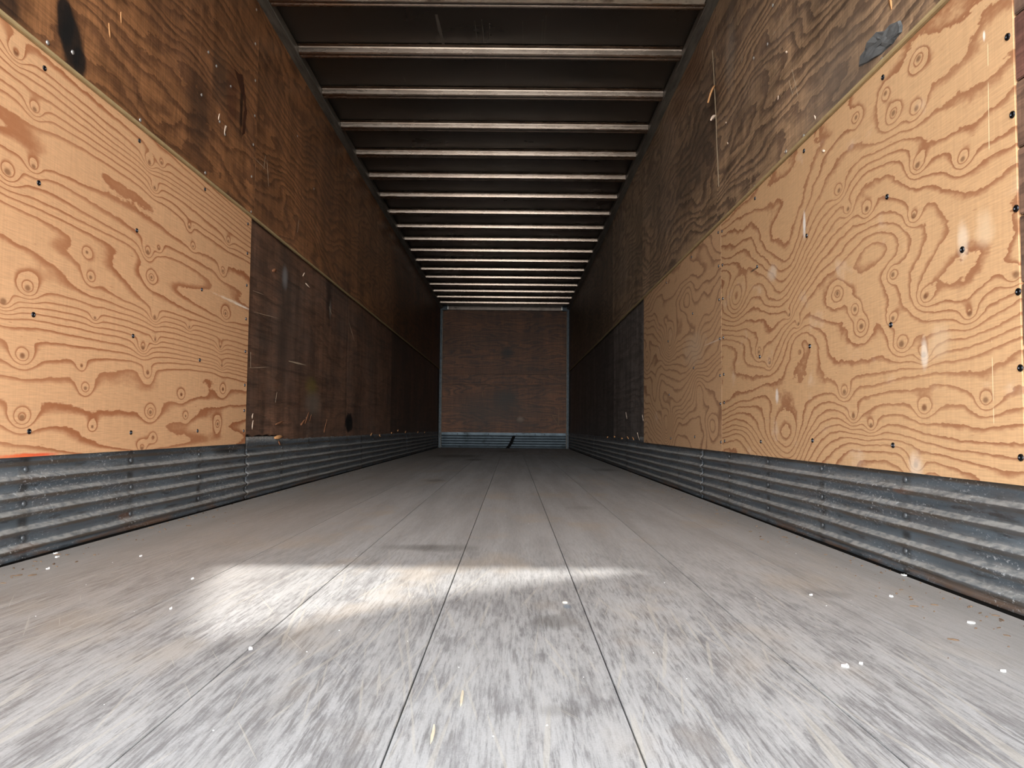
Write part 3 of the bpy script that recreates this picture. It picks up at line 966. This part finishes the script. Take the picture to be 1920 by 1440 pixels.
def shard(name, side, px, py, ln, wd, ang, out, m, parent, curl=0.0, face=W):
    """a torn sliver: lies along ang (in the wall plane, 0 = into the trailer, 90 = up), lifts off the wall by out"""
    s = -1 if side == 'L' else 1
    u, v = on_wall(px, py, s)
    bm = bmesh.new()
    ca, sa = math.cos(math.radians(ang)), math.sin(math.radians(ang))
    prev = None
    n = 6
    for i in range(n + 1):
        t = i / n
        w = wd * .5 * (1 - abs(2 * t - .9) ** 2 * .8) + .0006
        cu, cv = u + ca * ln * t - sa * curl * t * t, v + sa * ln * t + ca * curl * t * t
        d = out * t * (1.3 - .3 * t)
        th = .0016
        q = [(cu - sa * w, cv + ca * w, d), (cu + sa * w, cv - ca * w, d + out * .15), (cu + sa * w, cv - ca * w, d - th), (cu - sa * w, cv + ca * w, d - th)]
        cur = [bm.verts.new((s * (face - dd), a, b)) for a, b, dd in q]
        if prev:
            for k in range(4):
                bm.faces.new((prev[k], prev[(k + 1) % 4], cur[(k + 1) % 4], cur[k]))
        else:
            bm.faces.new(cur)
        prev = cur
    bm.faces.new(list(reversed(prev)))
    return from_bm(name, bm, m, parent, True)


def torn_patch(name, side, cpx, cpy, poly_px, lift, m, parent, label=None):
    s = -1 if side == 'L' else 1
    pts = [on_wall(px, py, s) for px, py in poly_px]
    cu = sum(p[0] for p in pts) / len(pts)
    cv = sum(p[1] for p in pts) / len(pts)
    bm = bmesh.new()
    rg = random.Random(cpx)
    rings = [[bm.verts.new((s * (FU - .0002), u, v)) for u, v in pts]]
    for k, f in ((1, .93), (2, .6), (3, .3)):
        rings.append([bm.verts.new((s * (FU - lift * rg.uniform(.5, 1.4)), cu + (u - cu) * f + rg.uniform(-.002, .002), cv + (v - cv) * f + rg.uniform(-.002, .002))) for u, v in pts])
    n = len(pts)
    for a, b in zip(rings, rings[1:]):
        for i in range(n):
            bm.faces.new((a[i], a[(i + 1) % n], b[(i + 1) % n], b[i]))
    bm.faces.new(rings[-1])
    o = from_bm(name, bm, m, parent)
    if label:
        o['label'] = label
    return o


torn_patch('tar_patch', 'R', 11, 0, [(1612, 126), (1614, 108), (1622, 96), (1628, 80), (1638, 68), (1645, 60), (1662, 58), (1670, 46), (1680, 42), (1690, 38), (1694, 48), (1693, 60), (1684, 70), (1676, 82), (1664, 92), (1654, 102), (1640, 110), (1628, 118)], .006, TAR, upr[1], 'torn grey tar patch')
for pts in ([(1642, 84), (1656, 75)], [(1680, 46), (1691, 38)]):
    pass
shard('splinter', 'R', 1673, 18, .06, .012, 80, .004, SPLINT, upr[1], face=FU)
shard('splinter', 'R', 1342, 161, .12, .028, -125, .05, SPLINT, upr[2], .03, FU)['label'] = 'long curled tan sliver'
shard('splinter', 'R', 1344, 218, .055, .022, -150, .04, PALE, upr[2], .015, FU)['label'] = 'short pale sliver'
for q in ((1477, 98), (1547, 283), (1475, 284), (1459, 188), (1363, 230), (1366, 270), (1530, 224)):
    shard('splinter', 'R', q[0], q[1], .02, .008, random.uniform(0, 180), .003, PALE, upr[1] if on_wall(*q, 1)[0] < 4.19 else upr[2], face=FU)
# cord hanging in the joint of the right upper sheets
cv = bpy.data.curves.new('cord', 'CURVE')
cv.dimensions = '3D'
cv.bevel_depth = .0032
cv.bevel_resolution = 1
sp = cv.splines.new('POLY')
cpts = [(1338, 95), (1340, 125), (1342, 165), (1343.5, 195), (1345, 225), (1346, 260), (1348, 300), (1350, 350)]
sp.points.add(len(cpts) - 1)
for i, q in enumerate(cpts):
    u, z = on_wall(*q, 1)
    sp.points[i].co = (FU - .005, u, z, 1)
cv.materials.append(CORD)
dg = None
tmp = bpy.data.objects.new('cord', cv)
COL.objects.link(tmp)
me = bpy.data.meshes.new_from_object(tmp)
bpy.data.objects.remove(tmp)
co = link('cord', me, CORD)
thing(co, 'thin dusty cord hanging in the joint between the upper sheets of the right wall', 'cord')
# left wall splinters
for (px, py, ln, wd, an, out, m) in ((514, 508, .05, .02, 20, .012, SPLINT2), (571, 518, .03, .01, 70, .01, PALE), (576, 531, .07, .010, -15, .012, PALE), (518, 821, .10, .022, 5, .02, SPLINT), (526, 826, .03, .03, -80, .01, SPLINT2), (567, 797, .08, .02, 30, .014, SPLINT2), (575, 795, .10, .018, 60, .014, SPLINT2), (584, 790, .05, .012, 100, .012, SPLINT2), (520, 796, .12, .012, 10, .012, SPLINT2), (610, 812, .10, .014, 75, .014, SPLINT2), (613, 800, .06, .010, 90, .01, SPLINT2), (477, 785, .03, .016, 90, .004, PALE), (477, 805, .05, .014, 90, .004, PALE)):
    shard('splinter', 'L', px, py, ln, wd, an, out, m, lows[1], face=FL)
for (px, py) in ((697, 817), (713, 815), (735, 812), (747, 808), (761, 812), (784, 812), (797, 812)):
    u = on_wall(px, py, -1)[0]
    par = lows[2] if u < 9.25 else lows[3] if u < 11.8 else lows[4]
    shard('splinter', 'L', px, py, .04, .022, random.uniform(-40, 60), .012, SPLINT, par, face=FL)
for (px, py) in ((1138, 819), (1151, 819), (1165, 822), (1176, 823), (1186, 825)):
    u = on_wall(px, py, 1)[0]
    shard('splinter', 'R', px, py, .035, .018, random.uniform(-40, 60), .012, SPLINT, lowr[0] if u < 8.6 else lowr[1], face=FL)
shard('splinter', 'R', 1197, 826, .09, .014, 120, .03, PALE, lowr[0], .02, FL)
shard('splinter', 'R', 1173, 786, .07, .02, 100, .012, PALE, lowr[0], face=FL)
shard('splinter', 'R', 1203.5, 790, .06, .014, 80, .008, PALE, lowr[0], face=FL)
for (px, py, ln, an) in ((420, 252, .045, 95), (421, 246, .03, 80), (206, 72, .05, 120), (227, 45, .04, 120), (409, 225, .03, 100)):
    shard('splinter', 'L', px, py, ln, .01, an, .006, SPLINT if px < 400 else PALE, ups[1], face=FU)
# raised veneer edge on the left upper sheet (the torn curve)
rt = random.Random(2)
poly = [(438, 128), (447, 138)] + [(450 + 11 * math.sin(math.pi * (k / 24) * .62 + .25) + rt.uniform(-1.4, 1.4), 140 + 4.6 * k) for k in range(25)] + [(453, 254), (458, 240), (459, 220), (458.5, 200), (456, 182), (450.5, 162), (444, 143)]
GAP = plain('dark_veneer_gap', rgb(72, 46, 33), .9, 0, .2, 40, .1)
torn_patch('veneer_tear', 'L', 5, 0, poly, .0015, GAP, ups[1], 'dark torn veneer edge')
# scratch marks on the front wall
CH = plain('scratched_line', rgb(146, 116, 88), .8, 0, .2, 30, .2)
for a, b in (((1036, 779), (1047, 798)), ((1047, 798), (1048, 763)), ((1036, 779), (1046, 780)), ((1030, 722.5), (1052, 722.5)), ((905, 735), (905, 745))):
    p, q = hit(*a, 1, YF - .0005), hit(*b, 1, YF - .0005)
    bm = bmesh.new()
    d = (q - p) / np.linalg.norm(q - p)
    nx = np.array([-d[2], 0, d[0]]) * .004
    vs = [bm.verts.new(tuple(k)) for k in (p + nx, p - nx, q - nx * .5, q + nx * .5)]
    ws = [bm.verts.new((k.co.x, k.co.y + .0015, k.co.z)) for k in vs]
    bm.faces.new(vs)
    bm.faces.new(list(reversed(ws)))
    for i in range(4):
        bm.faces.new((vs[i], vs[(i + 1) % 4], ws[(i + 1) % 4], ws[i]))
    from_bm('scratch', bm, CH, wf)

def wall_scratch(side, a, b, w, par, face):
    sg = -1 if side == 'L' else 1
    p, q = np.array(on_wall(*a, sg)), np.array(on_wall(*b, sg))
    d = (q - p) / np.linalg.norm(q - p)
    nx = np.array([-d[1], d[0]]) * w
    bm = bmesh.new()
    vs = [bm.verts.new((sg * (face - .0006), *k)) for k in (p + nx * .4, p - nx * .4, (p + q) / 2 - nx, q, (p + q) / 2 + nx)]
    ws = [bm.verts.new((sg * (face + .0004), k.co.y, k.co.z)) for k in vs]
    bm.faces.new(vs)
    bm.faces.new(list(reversed(ws)))
    for i in range(5):
        bm.faces.new((vs[i], vs[(i + 1) % 5], ws[(i + 1) % 5], ws[i]))
    from_bm('scratch', bm, PSC, par)


PSC = plain('pale_scratch', rgb(176, 158, 136), .8, 0, .2, 30, .2)
for a, b, w in (((1486, 130), (1497, 180), .0012), ((1480, 150), (1488, 182), .001), ((1497, 150), (1486, 178), .001), ((1465, 40), (1470, 28), .003), ((1450, 66), (1455, 58), .003), ((1393, 105), (1391, 118), .004), ((1375, 205), (1382, 195), .002)):
    wall_scratch('R', a, b, w, upr[1], FU)
for a, b, w in (((475, 295), (500, 320), .0014), ((497, 292), (494, 318), .0012), ((500, 300), (503, 350), .001), ((560, 412), (557, 436), .0014), ((590, 422), (594, 432), .0016)):
    wall_scratch('L', a, b, w, ups[2], FU)
for a, b, w in (((657, 605), (667, 640), .004), ((480, 585), (530, 598), .0015), ((545, 677), (578, 685), .006), ((474, 660), (474, 690), .002), ((523, 735), (520, 755), .003), ((620, 575), (625, 590), .006), ((478, 545), (500, 553), .0015), ((470, 690), (510, 688), .0015)):
    wall_scratch('L', a, b, w, lows[1], FL)

# ------------------------------------------------------------------ black strap leaning against the front wall
bm = bmesh.new()
p0, p1 = hit(951, 841, 1, YF - .22), hit(965, 818, 1, YF - .045)
p0[2] = .004
prev = None
for i in range(9):
    t = i / 8
    c = p0 * (1 - t) + p1 * t + np.array([.012 * math.sin(t * 5), 0, 0])
    cur = [bm.verts.new(tuple(c + np.array(o))) for o in ((-.03, 0, -.0), (.03, 0, .0), (.028, .008, .006), (-.028, .008, .006))]
    if prev:
        for k in range(4):
            bm.faces.new((prev[k], prev[(k + 1) % 4], cur[(k + 1) % 4], cur[k]))
    else:
        bm.faces.new(cur)
    prev = cur
bm.faces.new(list(reversed(prev)))
thing(from_bm('rubber_strap', bm, STRAP), 'black strap leaning on the corrugated foot of the front wall', 'strap')

# ------------------------------------------------------------------ loose flakes and crumbs on the floor


def flake(px, py, sx, sy, label, m=PAINT, name='paint_flake'):
    x, y = on_floor(px, py)
    rg = random.Random(int(px * 7 + py))
    n = 8
    bm = bmesh.new()
    bot = [bm.verts.new((sx * math.cos(2 * math.pi * i / n) * rg.uniform(.6, 1.1), sy * math.sin(2 * math.pi * i / n) * rg.uniform(.6, 1.1), .0003)) for i in range(n)]
    top = [bm.verts.new((q.co.x * .94, q.co.y * .94, .0022 + rg.uniform(0, .0025))) for q in bot]
    c = bm.verts.new((0, 0, .0028))
    bm.faces.new(list(reversed(bot)))
    for i in range(n):
        bm.faces.new((bot[i], bot[(i + 1) % n], top[(i + 1) % n], top[i]))
        bm.faces.new((top[i], top[(i + 1) % n], c))
    o = from_bm(name, bm, m)
    o.location = (x, y, 0)
    thing(o, label, 'flake', 'paint flakes on the floor')
    return o


flake(1821, 1168, .0105, .013, 'largest white paint flake on the floor, beside the right corrugated band')
flake(1586, 1250, .0075, .009, 'white paint flake on the right floor boards, larger of a close pair')
flake(1614, 1245, .0042, .006, 'small white paint flake right beside a larger flake on the right floor boards')
flake(1520, 1116, .0048, .007, 'white paint flake close to the dark board seam on the right')
flake(1671, 1119, .0048, .007, 'white paint flake halfway between the right seam and the right corrugated band')
flake(1695, 1079, .007, .012, 'cream flake lying against the foot of the right corrugated band')
flake(1881, 1259, .005, .006, 'white paint flake nearest the right edge of the photo')
flake(469, 1218, .0042, .006, 'small round white chip just in front of the sunlit patch')
flake(361, 1086, .0036, .006, 'white chip on the floor left of the sunlit patch')
flake(320, 1142, .0034, .006, 'white chip on the left floor boards, between patch and left wall')
flake(264, 1043, .004, .009, 'white chip on the left board seam')
flake(105, 1038, .006, .012, 'white chip at the foot of the left corrugated band, farther of a pair')
flake(107, 1045, .005, .010, 'white chip at the foot of the left corrugated band, nearer of a pair')
flake(90, 1067, .005, .009, 'white chip lying nearest the left edge of the photo')
CR = plain('cream_sliver', rgb(222, 212, 190), .7, 0, .1, 30, .2)
flake(1060, 1131, .007, .003, 'thin cream sliver on the middle boards in front of the sunlit patch tip', CR, 'wood_sliver')
flake(812, 1375, .0026, .034, 'long cream splinter on the near middle boards', CR, 'wood_sliver')
flake(866, 1310, .0024, .036, 'cream splinter on the middle boards behind the nearest one', CR, 'wood_sliver')
# countless crumbs along both wall feet
bm = bmesh.new()
rg = random.Random(21)
for i in range(420):
    s = -1 if i % 2 else 1
    y = 1.4 + 6.5 * rg.random() ** 1.6
    x = s * (1.262 - abs(rg.gauss(0, .10)))
    r = rg.uniform(.0012, .0034)
    a = rg.uniform(0, math.pi)
    L_ = r * rg.choice((1, 1, 1.5, 4))
    m4 = Matrix.Translation((x, y, r * .45)) @ Matrix.Rotation(a, 4, 'Z') @ Matrix.Diagonal((L_, r, r * .7, 1))
    bmesh.ops.create_icosphere(bm, subdivisions=1, radius=1, matrix=m4)
nf = len(bm.faces)
for i in range(150):
    y = 1.0 + 5.5 * rg.random() ** 1.5
    x = rg.uniform(-1.2, 1.2)
    r = rg.uniform(.0006, .0012)
    m4 = Matrix.Translation((x, y, r * .4)) @ Matrix.Rotation(rg.uniform(0, 3), 4, 'Z') @ Matrix.Diagonal((r * rg.uniform(1, 1.8), r, r * .6, 1))
    bmesh.ops.create_icosphere(bm, subdivisions=1, radius=1, matrix=m4)
bm.faces.ensure_lookup_table()
for f in bm.faces[nf:]:
    f.material_index = 1
o = from_bm('floor_grit', bm, CRUMB)
o.data.materials.append(PAINT)
o['kind'] = 'stuff'
thing(o, 'brown wood crumbs and tiny white specks strewn over the floor boards', 'debris')

# ------------------------------------------------------------------ rear frame and yard behind the camera, plus an added mask that shapes the sun
for k, s in enumerate((-1, 1)):
    structure(boxobj('trim_%d' % (8 + k), min(s * 1.272, s * 1.36), max(s * 1.272, s * 1.36), YR - .09, YR - .005, -.06, 2.86, RAIL, None, .004))
structure(boxobj('trim_10', -1.36, 1.36, YR - .10, YR - .005, 2.66, 2.86, RAIL, None, .004))
gd = structure(boxobj('ground', -30, 30, -40, 20, -1.40, -1.25, CONC))
# added, unseen mask; its triangular opening lets the sun make the bright floor patch
ZA = 3.35


def up_sun(x, y):
    t = ZA / SUN_DIR.z
    return (x + SUN_DIR.x * t, y + SUN_DIR.y * t)


tri = [(-.72, 2.60), (.62, 2.60), (.56, 2.25), (.06, 1.95), (-.16, 1.71), (-.34, 1.54), (-.43, 1.50), (-.52, 1.74), (-.64, 2.1)]
hole = [up_sun(x, y) for x, y in tri]
out = [(-2.4, -3.6), (2.4, -3.6), (2.4, YR - .12), (-2.4, YR - .12)]
ymax = YR - .12 - .02
hole = [(x, min(y, ymax)) for x, y in hole]
mask_obj = structure(slab('sun_mask', out, [hole], 'T', ZA + .01, .02, MASK_GREY))
